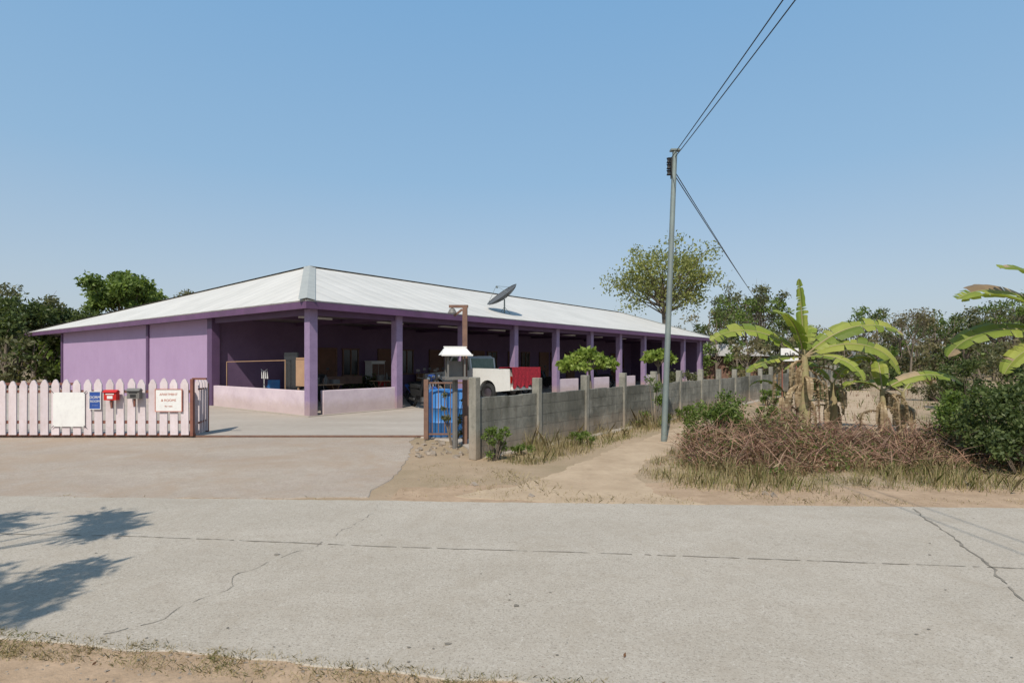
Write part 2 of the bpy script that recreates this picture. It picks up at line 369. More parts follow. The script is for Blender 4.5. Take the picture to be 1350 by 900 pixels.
def crack(mb,pts,w,z=0.0175,jit=0.02,seed=1,step=0.05,gap=0.0):
    r=random.Random(seed); P=[]
    for (a,b) in zip(pts[:-1],pts[1:]):
        a=Vector(a[:2]);b=Vector(b[:2]); k=max(2,int((b-a).length/step))
        for i in range(k): P.append(a+(b-a)*i/k)
    P.append(Vector(pts[-1][:2]))
    off=0; Q=[]
    for p in P:
        off=off*0.85+r.uniform(-jit,jit)*0.6; Q.append(off)
    vs=[];fs=[]
    for i,p in enumerate(P):
        d=(P[min(i+1,len(P)-1)]-P[max(i-1,0)]).normalized(); nn=Vector((-d.y,d.x))
        ww=w*r.uniform(0.15,1.5); c=p+nn*Q[i]
        vs+= [(c.x+nn.x*ww/2,c.y+nn.y*ww/2,z),(c.x-nn.x*ww/2,c.y-nn.y*ww/2,z)]
    for i in range(len(P)-1):
        if r.random()>gap: fs.append((2*i,2*i+1,2*i+3,2*i+2))
    mb.add(vs,fs)
mb=MB()
crack(mb,[(-12,5.6),gp(190,709),gp(500,722),gp(900,735),gp(1350,752),(12,3.6)],0.013,jit=0.006,seed=2,gap=.12)
crack(mb,[gp(1205,672),gp(1270,722),gp(1350,795),(3.2,2.6)],0.019,jit=0.03,seed=3,gap=.03)
crack(mb,[gp(135,838),gp(210,815),gp(290,780),gp(310,762),gp(380,735),gp(440,712)],0.0055,z=0.0178,jit=0.05,seed=4,gap=.12)
crack(mb,[gp(440,712),gp(480,690),gp(500,665)],0.0045,z=0.0181,jit=0.05,seed=5,gap=.15)
crack(mb,[(-8.4,6.5),(-7.6,3.4)],0.012,z=0.0179,jit=0.02,seed=6)
mb.obj('road_joints',M['crack'])
mb=MB(); r=random.Random(2)
for i in range(40):
    px,py,r0=[(680,801,0.022),(590,852,0.02),(365,733,.022)][i] if i<3 else (r.uniform(100,1340),r.uniform(680,880),r.uniform(.003,.010))
    x,y,_=gp(px,py); k=9
    mb.add([(x+r0*math.cos(6.28*i/k)*random.uniform(.6,1.6),y+r0*math.sin(6.28*i/k)*random.uniform(.6,1.2),0.0185) for i in range(k)],[tuple(range(k))])
mb.obj('road_pits',M['crack'])

# ------------------------------------------------------------ long purple house
ux,uy=0.6137,0.7897
RZ=math.atan2(uy,ux)
B=empty('purple_row_house',(at(410,15.8),15.8,0.0),RZ)
bay=3.12; NB=11
E0=-0.35; EX=33.5; EY=29.4; ZE=3.22
A=(3.76,6.0,5.3); B2=(30.6,6.0,5.3)
C0=(E0,E0,ZE);C1=(E0,EY,ZE);C2=(EX,EY,ZE);C3=(EX,E0,ZE)
mb=MB()
mb.add([C0,C3,B2,A],[(0,1,2,3)],0); mb.add([C0,A,C1],[(0,1,2)],1)
mb.add([C1,A,B2,C2],[(0,1,2,3)],0); mb.add([C2,B2,C3],[(0,1,2)],1)
ro=mb.obj('roof',[M['roofx'],M['roofy']],B)
so=ro.modifiers.new('s','SOLIDIFY'); so.thickness=0.04; so.offset=1
mb=MB()
def cap(a,b,w,lift=0.05):
    a=Vector(a);b=Vector(b); d=(b-a).normalized(); s=d.cross(Vector((0,0,1))).normalized()
    z=Vector((0,0,lift)); dz=Vector((0,0,-w*0.24))
    mb.add([a+z+s*w+dz,a+z,a+z-s*w+dz,b+z+s*w+dz,b+z,b+z-s*w+dz],[(0,1,4,3),(1,2,5,4)])
cap(C0,A,0.22,0.09); cap(A,B2,0.2,0.09); cap(C1,A,0.15,0.08); cap(B2,C3,0.2,0.09)
mb.obj('ridge_caps',M['hipcap'],B)
mb=MB()
t=0.05
mb.b2((E0-t,E0-t,ZE-0.20),(EX+t,E0,ZE-0.015)); mb.b2((E0-t,E0,ZE-0.20),(E0,EY,ZE-0.015))
mb.b2((EX,E0,ZE-0.20),(EX+t,EY,ZE-0.015)); mb.b2((E0-t,EY,ZE-0.2),(EX+t,EY+t,ZE-0.015))
mb.obj('fascia',M['fascia'],B)
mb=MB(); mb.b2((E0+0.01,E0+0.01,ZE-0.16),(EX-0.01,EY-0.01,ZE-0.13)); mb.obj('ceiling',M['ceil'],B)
mb=MB()
for k in range(NB):
    if k>0: mb.b2((k*bay-.05,-.1,ZE-.30),(k*bay+.05,5.85,ZE-.165))
mb.b2((-.06,0.15,ZE-.34),(.06,5.7,ZE-.165)); mb.b2((0.15,-.06,ZE-.345),(32.5,.06,ZE-.17))
mb.b2((0.1,2.9,ZE-.27),(32.5,3.0,ZE-.17))
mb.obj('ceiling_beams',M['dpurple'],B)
mb=MB()
for k in range(NB): mb.b2((k*bay+1.0,2.2,ZE-.26),(k*bay+2.2,2.28,ZE-.2))
mb.obj('tube_lamps',M['cleanwhite'],B)
mb=MB()
for k in range(NB): mb.b2((k*bay-.13,-.13,0),(k*bay+.13,.13,ZE-.175))
mb.obj('columns',M['col'],B,bevel=0.01)
mb=MB()
mb.b2((-.14,5.75,0),(.14,6.1,ZE-.17)); mb.b2((-.07,11.55,0),(.0,11.75,ZE-.175)); mb.b2((-.07,23.3,0),(.05,23.5,ZE-.172))
mb.obj('end_columns',M['dpurple'],B,bevel=0.01)
mb=MB(); mb.b2((.0,6.1,0),(.15,23.3,ZE-.165)); mb.b2((0.15,23.2,0),(32.5,23.35,ZE-.165)); mb.obj('end_wall',M['purple'],B)
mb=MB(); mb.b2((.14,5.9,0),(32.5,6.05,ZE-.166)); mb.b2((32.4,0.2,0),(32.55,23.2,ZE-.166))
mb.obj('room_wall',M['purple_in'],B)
md=MB(); mw=MB(); mf=MB()
for k in range(1,10):
    x=k*bay+0.88
    md.b2((x,5.84,0.03),(x+.85,5.9,2.05))
    mf.b2((x-.07,5.82,0.03),(x-.0,5.9,2.12)); mf.b2((x+.85,5.82,0.03),(x+.92,5.9,2.12)); mf.b2((x,5.82,2.05),(x+.85,5.9,2.12))
    x2=x+1.2
    mw.b2((x2,5.86,1.0),(x2+.8,5.9,2.05))
    for q in (0,0.38,0.76): mf.b2((x2+q,5.83,1.0),(x2+q+.05,5.9,2.05))
    mf.b2((x2-.03,5.825,.94),(x2+.84,5.9,1.0)); mf.b2((x2-.03,5.825,2.05),(x2+.84,5.9,2.11))
md.obj('doors',M['door'],B); mw.obj('windows',M['dark'],B); mf.obj('frames',M['rwood'],B)
mb=MB()
mb.b2((-.08,.13,0),(.07,5.75,.74)); mb.b2((.35,-.07,0),(bay-.13,.07,.74))
for k in (4,5,6,7,8,9): mb.b2((k*bay+.13,-.06,0),(k*bay+1.9,.06,.74))
mb.obj('low_walls',M['lowwall'],B,bevel=0.012)
mb=MB(); mb.b2((-.2,-.2,0.0),(32.6,23.4,.055)); mb.obj('floor_slab',M['yard'],B)
def BL(x,y,z):
    v=Matrix.Rotation(RZ,3,'Z')@Vector((x,y,z)); return (v.x+B.location.x,v.y+B.location.y,v.z)
e=empty('clothesline')
mb=MB(); mb.tube([BL(.3,5.6,1.55),BL(.4,3.6,1.58),BL(.5,2.2,1.6)],0.012,6); mb.tube([BL(.3,5.6,0.06),BL(.3,5.6,1.56)],.015,6); mb.tube([BL(.5,2.2,0.06),BL(.5,2.2,1.62)],.015,6)
mb.obj('line_and_poles',M['ply'],e)
e=empty('clothes_rack',BL(1.0,4.4,0),RZ)
mb=MB(); mb.tube([(0,0,.75),(0,0,1.25)],.012,6); mb.tube([(-.02,-.25,1.3),(0,0,1.22),(.02,.25,1.3)],.01,6); mb.tube([(0,-.2,.06),(0,0,.8),(0,.2,.06)],.012,6)
for q in(-.2,-.08,.05,.17): mb.tube([(0,q,1.25),(.02,q,.98)],[.008,.022],6)
mb.obj('rack_frame',M['cleanwhite'],e)
e=empty('plywood_board',BL(.5,1.2,0),RZ)
mb=MB(); mb.box((0,0.0,1.22),(.03,.75,.8)); mb.box((0.03,0.0,1.66),(.05,.8,.05)); mb.box((0.05,-.33,.8),(.04,.05,1.5)); mb.box((0.05,.33,.8),(.04,.05,1.5)); mb.box((0,-.0,.55),(.03,.7,.25)); mb.obj('board',M['ply'],e)
mb=MB(); mb.box((0.12,.85,1.25),(.05,.75,1.2)); mb.obj('dark_opening',M['dark'],e)  # dark sheet stands in for the shade of a door opening
def chair(loc,rz,mat):
    e=empty('plastic_chair',loc,rz); mb=MB()
    mb.box((0,0,.43),(.42,.42,.03)); mb.box((-.2,0,.66),(.03,.40,.40),R=Matrix.Rotation(-.15,3,'Y'))
    for sx in(-.18,.18):
        for sy in(-.18,.18): mb.tube([(sx*1.15,sy*1.15,0),(sx,sy,.42)],.018,6)
    for sy in(-.2,.2): mb.tube([(-.2,sy,.62),(.15,sy,.62),(.18,sy,.43)],.015,6)
    mb.obj('seat_back_legs',mat,e,bevel=.004)
chair(BL(1.6,4.9,.055),RZ+1.2,M['blue']); chair(BL(6.4,4.6,.055),RZ-1.2,M['redbox']); chair(BL(9.2,4.8,.055),RZ-1.5,M['cleanwhite']); chair(BL(12.6,4.0,.055),RZ-1.2,M['blue'])
def cabinet(loc,rz,w,h,mat):
    e=empty('wooden_cabinet',loc,rz); mb=MB()
    mb.box((0,0,h/2),(w,.45,h)); mb.box((0,0,h+.015),(w+.06,.5,.03)); mb.obj('carcass',mat,e,bevel=.006)
    mb=MB()
    for s in(-1,1): mb.box((s*w*.24,-.235,h*.5),(w*.44,.02,h*.86)); mb.box((s*.04,-.25,h*.55),(.015,.02,.1))
    mb.obj('doors',M['rwood'],e)
cabinet(BL(3.0,5.5,.055),RZ,.9,1.15,M['door']); cabinet(BL(6.6,5.5,.055),RZ,.7,1.5,M['cleanwhite']); cabinet(BL(9.7,5.5,.055),RZ,1.0,.9,M['ply']); cabinet(BL(12.9,5.5,.055),RZ,.8,1.3,M['door'])
def table(loc,rz):
    e=empty('folding_table',loc,rz); mb=MB(); mb.box((0,0,.74),(1.2,.6,.03))
    for s in(-.5,.5): mb.tube([(s,-.25,0),(s,.22,.73)],.014,6); mb.tube([(s,.25,0),(s,-.22,.73)],.014,6)
    mb.obj('top_and_legs',M['ply'],e)
    mb=MB(); mb.lathe([(0,0),(.13,0),(.16,.2),(.15,.22),(0,.22)],(-.3,0,.756),14); mb.lathe([(0,0),(.06,0),(.06,.2),(.02,.26),(.02,.3),(0,.3)],(.15,.05,.756),12); mb.box((.4,-.05,.83),(.25,.3,.14)); mb.obj('pots_and_box',M['greybox'],e)
table(BL(1.9,2.3,.055),RZ); table(BL(5.6,3.6,.055),RZ+.2); table(BL(14.2,3.5,.055),RZ)
e=empty('potted_plants',BL(4.9,5.1,.055),RZ); mb=MB(); cl=[]
for i in range(4):
    mb.lathe([(0,0),(.12,0),(.17,.28),(.15,.28),(0,.24)],(i*.42,0,0),12); cl.append((i*.42,0,.62))
mb.obj('pots',M['rock'],e); leaves_mesh('plant_leaves',cl,[.3]*4,[160]*4,.12,M['tgreen'],e,seed=61,flat=1.1)

# satellite dish
d=empty('satellite_dish',BL(9.6,.7,3.62))
nrm=Vector((-.55,-.22,.78)).normalized()
R=nrm.to_track_quat('Z','Y').to_matrix()
cz=Vector((0,0,.62))
mb=MB()
prof=[(0.02+i*.72/8,(i/8)**2*.19) for i in range(9)]
mb.lathe(prof,cz,28,0,R); mb.lathe([(.74,.19),(.76,.20),(.74,.21),(.73,.20)],cz,28,0,R)
for k in range(8):
    t=k*math.pi/4; mb.tube([R@Vector((r_*math.cos(t),r_*math.sin(t),z-.012))+cz for r_,z in prof],.01,5)
mb.obj('dish',M['dish'],d)
mb=MB(); mb.tube([(0,0,-.1),(0,0,.58)],.03,8)
fp=R@Vector((0,0,.62))+cz
for k in range(3):
    t=k*2.09; mb.tube([R@Vector((.72*math.cos(t),.72*math.sin(t),.19))+cz,fp],.008,5)
mb.tube([fp,fp+R@Vector((0,0,-.1))],.04,8); mb.tube([(-.25,0,-.12),(0,0,.25),(.25,0,-.05)],.015,6)
mb.obj('mast_and_feed',M['galv'],d)

# ------------------------------------------------------------ picket gate
g=empty('picket_fence',(0,0,0))
fx0=-16.0; P1=Vector((at(262,11.55),11.55,0))
mb=MB(); x=P1.x-0.28; r=random.Random(4)
y0=11.55
while x>fx0:
    w=.158; ztop=1.235-0.012*(P1.x-x)+r.uniform(-.016,.016); tl=r.uniform(-.014,.014)
    prof=[(x-w/2,.07),(x+w/2,.07),(x+w/2+tl,ztop-.11),(x+w/2-.045+tl,ztop-.02),(x+tl,ztop),(x-w/2+.045+tl,ztop-.02),(x-w/2+tl,ztop-.11)]
    mb.prism(prof,y0-.012,y0+.012); x-=.222+r.uniform(-.006,.006)
mb.obj('pickets',M['white'],g)
mb=MB()
for z in(.3,.93): mb.b2((fx0,y0+.015,z),(P1.x-.15,y0+.06,z+.06))
mb.b2((fx0,y0+.02,.05),(P1.x-.1,y0+.07,.10))
mb.b2((P1.x-.17,y0-.02,.05),(P1.x-.11,y0+.05,1.22))
mb.b2((-16,y0+.25,1.08),(at(100,11.8),y0+.31,1.13)); mb.b2((at(100,11.8),y0+.25,.05),(at(100,11.8)+.05,y0+.31,1.13))
mb.b2((-13,y0+.25,.05),(-12.95,y0+.31,1.08))
mb.obj('rails_and_posts',M['brown'],g)
mb=MB()
for i in range(4):
    yy=11.8+i*.16; xx=at(260+i*3.6,yy); w=.1; zt=1.22
    prof=[(xx-w/2,.07),(xx+w/2,.07),(xx+w/2,zt-.1),(xx,zt),(xx-w/2,zt-.1)]
    mb.prism(prof,yy-.012,yy+.012)
mb.obj('return_pickets',M['white'],g)
mb=MB()
q0=(at(262,11.75),11.75); q1=(at(273,12.4),12.4)
for z in(1.0,.3): mb.tube([(q0[0],q0[1],z),(q1[0],q1[1],z)],.02,6)
mb.b2((q1[0]-.03,q1[1]-.03,0.02),(q1[0]+.03,q1[1]+.03,1.1)); mb.b2((P1.x-.18,11.62,1.2),(P1.x+.11,11.66,1.24))
mb.obj('return_frame',M['brown'],g)

def text(body,loc,size,mat,parent,rz=0,align='CENTER'):
    cu=bpy.data.curves.new('lettering','FONT'); cu.body=body; cu.size=size; cu.align_x=align; cu.align_y='CENTER'; cu.extrude=0.001
    o=bpy.data.objects.new('lettering',cu); COL.objects.link(o); o.location=loc; o.rotation_euler=(math.radians(90),0,rz); cu.materials.append(mat); o.parent=parent
    return o
def sign(name,px0,px1,py0,py1,Y,mat,frame=None):
    x0,x1=at(px0,Y),at(px1,Y); z1=H-(py0-HY)*Y/F; z0=H-(py1-HY)*Y/F
    e=empty(name,((x0+x1)/2,Y,(z0+z1)/2)); mb=MB(); mb.box((0,0,0),(x1-x0,.012,z1-z0)); mb.obj('panel',mat,e)
    if frame:
        mb=MB(); w=(x1-x0)/2;h=(z1-z0)/2
        for s in(-1,1): mb.box((s*w,-.002,0),(.012,.022,2*h+.012)); mb.box((0,-.002,s*h),(2*w-.012,.022,.012))
        mb.obj('frame',frame,e)
    return e,x1-x0,z1-z0
e,w,h=sign('white_banner',70,112,517,562,11.515,M['cleanwhite'])
mb=MB()
for sx in(-1,1):
    for sz in(-1,1): mb.tube([(sx*w/2*.95,-.008,sz*h/2*.95),(sx*w/2*1.1,.0,sz*h/2*1.08)],.006,5)
mb.obj('ties',M['blacktxt'],e)
e,w,h=sign('blue_sign',118,133,516,539,11.51,M['bluesign'],M['cleanwhite'])
text('DORM',(0,-.009,.06),.075,M['cleanwhite'],e); text('ROOM',(0,-.009,-.02),.065,M['cleanwhite'],e); text('- - - -',(0,-.009,-.1),.05,M['cleanwhite'],e)
e,w,h=sign('white_sign',205,240,513,542,11.51,M['cleanwhite'],M['redtxt'])
text('APARTMENT',(0,-.009,.12),.065,M['redtxt'],e); text('& ROOMS',(0,-.009,.0),.07,M['redtxt'],e); text('for rent',(0,-.009,-.12),.05,M['redtxt'],e)
def mailbox(px0,px1,py0,py1,Y,mat,door):
    x0,x1=at(px0,Y),at(px1,Y); z1=H-(py0-HY)*Y/F; z0=H-(py1-HY)*Y/F; w=x1-x0;h=z1-z0
    e=empty('mailbox',((x0+x1)/2,Y-.06,z0))
    mb=MB(); mb.box((0,0,h*.4),(w*.9,.1,h*.8))
    vs=[(-w/2,-.08,h*.8),(w/2,-.08,h*.8),(w/2,.06,h*.8),(-w/2,.06,h*.8),(-w/2,-.01,h*1.05),(w/2,-.01,h*1.05)]
    mb.add(vs,[(0,1,5,4),(2,3,4,5),(0,4,3),(1,2,5),(0,3,2,1)]); mb.obj('body',mat,e)
    mb=MB(); mb.box((0,-.054,h*.62),(w*.6,.008,.02)); mb.box((0,-.054,h*.3),(w*.4,.008,.06)); mb.obj('slot',door,e)
    mb=MB(); mb.box((0,.0,-.08),(.03,.03,.16)); mb.obj('bracket',M['brown'],e)
mailbox(141,159,514,527,11.5,M['redbox'],M['cleanwhite']); mailbox(171,189,512,525,11.5,M['greybox'],M['blacktxt'])

# ------------------------------------------------------------ right gate stub, drums, spirit shelter, lamp post
e=empty('iron_gate',(at(562,11.3),11.3,0))
W=at(618,11.3)-at(562,11.3)
mb=MB()
mb.box((0,0,.62),(.09,.09,1.2)); mb.box((W,0,.62),(.05,.05,1.2))
for z in(.12,1.15): mb.box((W/2,0,z),(W-.06,.03,.035))
for i in range(1,7): mb.box((W*i/7,-.0,.64),(.016,.016,.98))
mb.obj('bars',M['rwood'],e)
for i,(px,Y) in enumerate(((582,11.72),(606,11.7))):
    e=empty('blue_drum',(at(px,Y),Y,.03)); mb=MB()
    pr=[(0,0),(.27,0),(.285,.02),(.285,.28),(.30,.30),(.285,.32),(.285,.58),(.30,.60),(.285,.62),(.285,.90),(.26,.95),(.26,.97),(.24,.97),(.235,.93),(0,.92)]
    mb.lathe(pr,n=28); mb.obj('drum_body',M['blue'],e,True)
e=empty('wooden_lamp_post',(at(613,10.6),10.6,0))
mb=MB(); mb.box((0,0,1.32),(.09,.09,2.64)); mb.box((-.12,0,2.62),(.36,.07,.05)); mb.box((-.13,.0,2.5),(.04,.04,.2),R=Matrix.Rotation(.9,3,'Y')); mb.obj('post',M['rwood'],e)
mb=MB(); mb.lathe([(0.02,.1),(.05,.08),(.09,0),(.08,0),(.0,.05)],(-.24,0,2.49),14); mb.obj('lamp_shade',M['greybox'],e)
e=empty('spirit_house',(at(600,10.2),10.2,0),.25)
mb=MB(); mb.tube([(0,0,0),(0,0,1.25)],.05,8); mb.box((0,0,1.28),(.42,.42,.05))
for sx in(-.15,.15):
    for sy in(-.15,.15): mb.box((sx,sy,1.5),(.03,.03,.4))
mb.box((0,.1,1.45),(.26,.2,.28)); mb.obj('pedestal_and_body',M['greybox'],e)
mb=MB()
for (hw,z0,z1,hr) in((.27,1.70,1.84,.19),):
    vs=[(-hw,-.26,z0),(hw,-.26,z0),(hw,.26,z0),(-hw,.26,z0),(-hr,0,z1),(hr,0,z1)]
    mb.add(vs,[(0,1,5,4),(2,3,4,5),(0,4,3),(1,2,5),(0,3,2,1)])
mb.box((0,0,1.845),(.42,.05,.02)); mb.box((0,-.265,1.695),(.56,.02,.03)); mb.obj('shelter_roof',M['cleanwhite'],e)

# ------------------------------------------------------------ block wall
wl=empty('concrete_block_wall',(at(625,9.1),9.1,0),RZ)
mb=MB(); mc=MB(); r=random.Random(11)
Ls=1.75; npost=27
bw,bh=.39,.19
for row in range(5):
    x=.06-(row%2)*.2
    while x<Ls*npost:
        x0=max(x,.05)
        if x+bw>x0+.05:
            mb.b2((x0+.003,-.045-r.uniform(0,.004),row*.198+.003),(x+bw-.003,.045,row*.198+bh+(.003 if row<4 else r.uniform(-.012,.014))))
        x+=bw+.006
mb.obj('blocks',M['block'],wl)
mc.b2((0.0,-.042,0),(Ls*npost,.036,.975)); mc.obj('mortar_core',M['mortar'],wl)
mb=MB()
for i in range(npost):
    hh=1.28+r.uniform(-.03,.05)
    if i==0: hh=1.33
    mb.box((i*Ls,-.01,hh/2),(.13,.15,hh),R=Matrix.Rotation(r.uniform(-.06,.06),3,'Z')@Matrix.Rotation(r.uniform(-.018,.018),3,'Y'))
mb.obj('posts',M['post'],wl,bevel=.012)

mb=MB(); r=random.Random(3)
def stone(x,y,s,z=0):
    R=Matrix.Rotation(r.random()*3,3,'Z')@Matrix.Rotation(r.random()*.8,3,'X')
    P=[R@Vector((a*s*r.uniform(.5,1.2),b*s*r.uniform(.5,1.1),c*s*.6*r.uniform(.5,1.1)))+Vector((x,y,z+s*.2)) for c in(-1,1) for b in(-1,1) for a in(-1,1)]
    mb.add(P,[(0,2,3,1),(4,5,7,6),(0,1,5,4),(2,6,7,3),(0,4,6,2),(1,3,7,5)])
for i in range(60):
    x,y,_=gp(r.uniform(548,630),r.uniform(580,604)); stone(x,y,r.uniform(.015,.055))
for i in range(110):
    x,y,_=gp(r.uniform(500,900),r.uniform(610,662)); stone(x,y,r.uniform(.004,.013))
for i in range(160):
    x,y,_=gp(r.uniform(0,560),r.uniform(845,900)); y=min(y,interp(near,x)-.03); stone(x,y,r.uniform(.003,.010),.006)
for (px,py) in((1010,652),(1022,655),(1275,640),(625,640),(700,655)):
    x,y,_=gp(px,py); stone(x,y,.045)
mb.obj('rubble',M['rock'],bevel=.004)

# ------------------------------------------------------------ utility pole
p=empty('utility_pole',(at(875,11.07),11.07,0))
tx=.22; ZT=5.72
mb=MB(); mb.tube([(0,0,-.1),(tx*.5,0,ZT/2),(tx,0,ZT)],[.060,.054,.048],12); mb.box((tx,0,ZT+.02),(.18,.12,.03)); mb.obj('pole',M['galv'],p,True)
mb=MB()
mb.box((tx-.07,0,ZT-.33),(.03,.03,.42))
for z in(-.18,-.30,-.42):
    mb.lathe([(0,-.045),(.045,-.045),(.03,-.012),(.03,.012),(.045,.045),(0,.045)],(tx-.12,0,ZT+z),12)
    mb.box((tx-.08,0,ZT+z+.05),(.12,.02,.01)); mb.box((tx-.08,0,ZT+z-.05),(.12,.02,.01))
mb.obj('insulators',M['black'],p)
w=empty('power_lines')
mb=MB()
px0=p.location.x+tx
def wire(a,b,sag,r_=.008,n=24):
    a=Vector(a);b=Vector(b); mb.tube([a+(b-a)*i/n-Vector((0,0,sag*4*(i/n)*(1-i/n))) for i in range(n+1)],r_,5)
wire((px0-.12,11.07,5.52),(2.78,-14,6.9),.25); wire((px0,11.07,5.60),(3.25,-14,6.9),.25)
wire((px0-.05,11.07,5.40),(20.1,44,5.1),.15,.010); wire((px0,11.07,5.24),(20.7,44,4.3),.15,.010)
mb.obj('wires',M['wire'],w)

# ------------------------------------------------------------ pickup truck, nosed into the third bay
tr=empty('pickup_truck',BL(6.95,-1.66,.05),RZ+math.pi/2)
yo=-.85
mb=MB()
def arch(cx,r_,z0,n=10): return [(cx+r_*math.cos(math.pi*i/n),z0+r_*math.sin(math.pi*i/n)) for i in range(n+1)]
side=[(0,.48),(0,.6),(.02,1.22),(1.93,1.24),(1.95,1.16),(3.4,1.08),(4.4,.98),(4.52,.75),(4.45,.45)]+arch(3.65,.42,.42)+arch(1.05,.42,.42)
mb.prism(side,yo-.85,yo+.85,0)
cab=[(1.98,1.07),(2.05,1.62),(2.25,1.72),(2.95,1.72),(3.45,1.05)]
mb.prism(cab,yo-.74,yo+.74,0)
mb.box((-.04,yo,.52),(.14,1.6,.12),0,0)
mb.obj('body',M['carwhite'],tr,bevel=.02)
mb=MB()
for s in(-1,1):
    y=yo+s*.745
    mb.prism([(2.08,1.14),(2.13,1.60),(2.3,1.66),(2.9,1.66),(3.3,1.14)],y-.006,y+.006,0)
mb.prism([(3.02,1.66),(3.44,1.12),(3.46,1.12),(3.04,1.66)],yo-.64,yo+.64,0)
mb.box((2.015,yo,1.40),(.04,1.3,.46),0,0,Matrix.Rotation(.12,3,'Y'))
mb.obj('glass',M['truckglass'],tr)
mb=MB(); mb.box((.97,yo,1.245),(1.75,1.5,.012)); mb.box((-.006,yo,.85),(.012,1.35,.03)); mb.box((-.006,yo+.76,.85),(.014,.1,.25),mi=1); mb.box((-.006,yo-.76,.85),(.014,.1,.25),mi=1)
for cx in(1.05,3.65): mb.prism(arch(cx,.415,.40),yo-.6,yo+.6)
mb.obj('bed_floor_and_lamps',[M['dark'],M['redbox']],tr)
mb=MB()
for cx in(1.05,3.65):
    for s in(-1,1): mb.torus((cx,yo+s*.76,.35),(0,1,0),.25,.11)
mb.obj('tyres',M['black'],tr,True)
mb=MB()
for cx in(1.05,3.65):
    for s in(-1,1): mb.tube([(cx,yo+s*.83,.35),(cx,yo+s*.70,.35)],.17,16)
mb.obj('hubs',M['chrome'],tr)
mb=MB()
nx,nz=26,8; vs=[];fs=[]
w0,w1=.03,-1.74
for i in range(nx+1):
    y=w0+(w1-w0)*i/nx
    for j in range(nz+1):
        vs.append((-.13-.05*abs(math.sin(i*.9+j*.3))*j/nz,y,1.30-j*.72/nz*(1+.10*math.sin(i*1.1))))
    vs.append((.5,y,1.27+.03*math.sin(i*1.4)))
k=nz+2
for i in range(nx):
    for j in range(nz): a=i*k+j; fs.append((a,a+1,a+k+1,a+k))
    fs.append((i*k,i*k+k,i*k+k+nz+1,i*k+nz+1))
mb.add(vs,fs); mb.obj('red_cloth',M['red'],tr,True)

# ------------------------------------------------------------ motorcycles
def motorcycle(loc,rz,bodymat):
    e=empty('motorcycle',loc,rz); mb=MB()
    for cx in(-.6,.6): mb.torus((cx,0,.29),(0,1,0),.24,.045,24,8)
    mb.prism([(-.65,.72),(-.6,.78),(-.1,.76),(.1,.72),(.1,.66),(-.55,.66)],-.12,.12)
    mb.tube([(.42,-.02,.98),(.40,-.3,1.02)],.018,6); mb.tube([(.42,.02,.98),(.40,.3,1.02)],.018,6)
    mb.tube([(-.15,-.14,.25),(-.75,-.16,.33)],[.03,.05],8)
    mb.tube([(.42,-.25,1.0),(.46,-.3,1.22)],.007,5); mb.tube([(.42,.25,1.0),(.46,.3,1.22)],.007,5)
    mb.box((.46,-.3,1.25),(.02,.12,.08)); mb.box((.46,.3,1.25),(.02,.12,.08))
    mb.obj('wheels_seat_bars',M['black'],e,True)
    mb=MB()
    mb.prism([(-.8,.66),(-.5,.42),(.0,.3),(.22,.4),(.42,.85),(.5,1.0),(.38,1.02),(.25,.8),(.12,.58),(-.1,.62),(-.62,.70)],-.10,.10)
    mb.prism([(.35,.5),(.62,.58),(.82,.5),(.62,.63),(.4,.62)],-.05,.05)
    mb.box((.5,0,.98),(.14,.2,.16)); mb.obj('fairing',bodymat,e,bevel=.02)
    mb=MB()
    for s in(-.07,.07): mb.tube([(.46,s,.8),(.6,s,.29)],.018,6); mb.tube([(-.3,s,.4),(-.6,s,.29)],.018,6)
    mb.box((.0,0,.32),(.35,.2,.2)); mb.lathe([(0,.0),(.06,.0),(.05,.03),(0,.04)],(.57,0,.98),12,0,Matrix.Rotation(math.pi/2,3,'Y'))
    for cx in(-.6,.6): mb.tube([(cx,-.06,.29),(cx,.06,.29)],.06,10)
    mb.obj('engine_forks',M['chrome'],e)
    return e
motorcycle(BL(3.7,-.5,.03),RZ-1.9,M['black'])
motorcycle(BL(4.6,.4,.055),RZ-1.6,M['bluesign'])
motorcycle(BL(5.5,1.0,.055),RZ-1.7,M['greybox'])
motorcycle(BL(.9,1.9,.055),RZ+1.2,M['greybox'])
motorcycle(BL(2.2,3.4,.055),RZ+0.3,M['black'])
motorcycle(BL(19.5,1.6,.055),RZ+1.6,M['black'])
motorcycle(BL(11.5,1.6,.055),RZ+1.6,M['redbox'])
motorcycle(BL(13.6,1.2,.055),RZ+1.4,M['black'])
e=empty('wooden_bench',BL(3.9,3.8,.05),RZ)
mb=MB(); mb.box((0,0,.45),(1.8,.5,.05)); mb.box((0,.24,.8),(1.8,.04,.3))
for sx in(-.8,.8):
    for sy in(-.2,.2): mb.box((sx,sy,.22),(.06,.06,.43))
mb.obj('bench_parts',M['rwood'],e)

e=empty('white_road_sign',(at(1041,24),24,0)); mb=MB(); mb.box((0,0,1.85),(.75,.03,.55)); mb.obj('panel',M['cleanwhite'],e)
mb=MB(); mb.box((-.3,.04,1.05),(.05,.05,2.1)); mb.box((.3,.04,1.05),(.05,.05,2.1)); mb.obj('legs',M['brown'],e)
text('nia',(0,-.03,1.86),.42,M['blacktxt'],e)
e=empty('roadside_shed',(at(985,52),52,0),RZ); mb=MB()
mb.b2((-7,-3,0),(7,3,1.9)); mb.obj('walls',M['rwood'],e)
mb=MB(); mb.add([(-7.6,-3.6,1.95),(7.6,-3.6,1.95),(7.6,3.6,2.0),(-7.6,3.6,2.0),(-7.6,0,3.0),(7.6,0,3.0)],[(0,1,5,4),(2,3,4,5),(0,4,3),(1,2,5)]); mb.obj('roof',M['shed'],e)

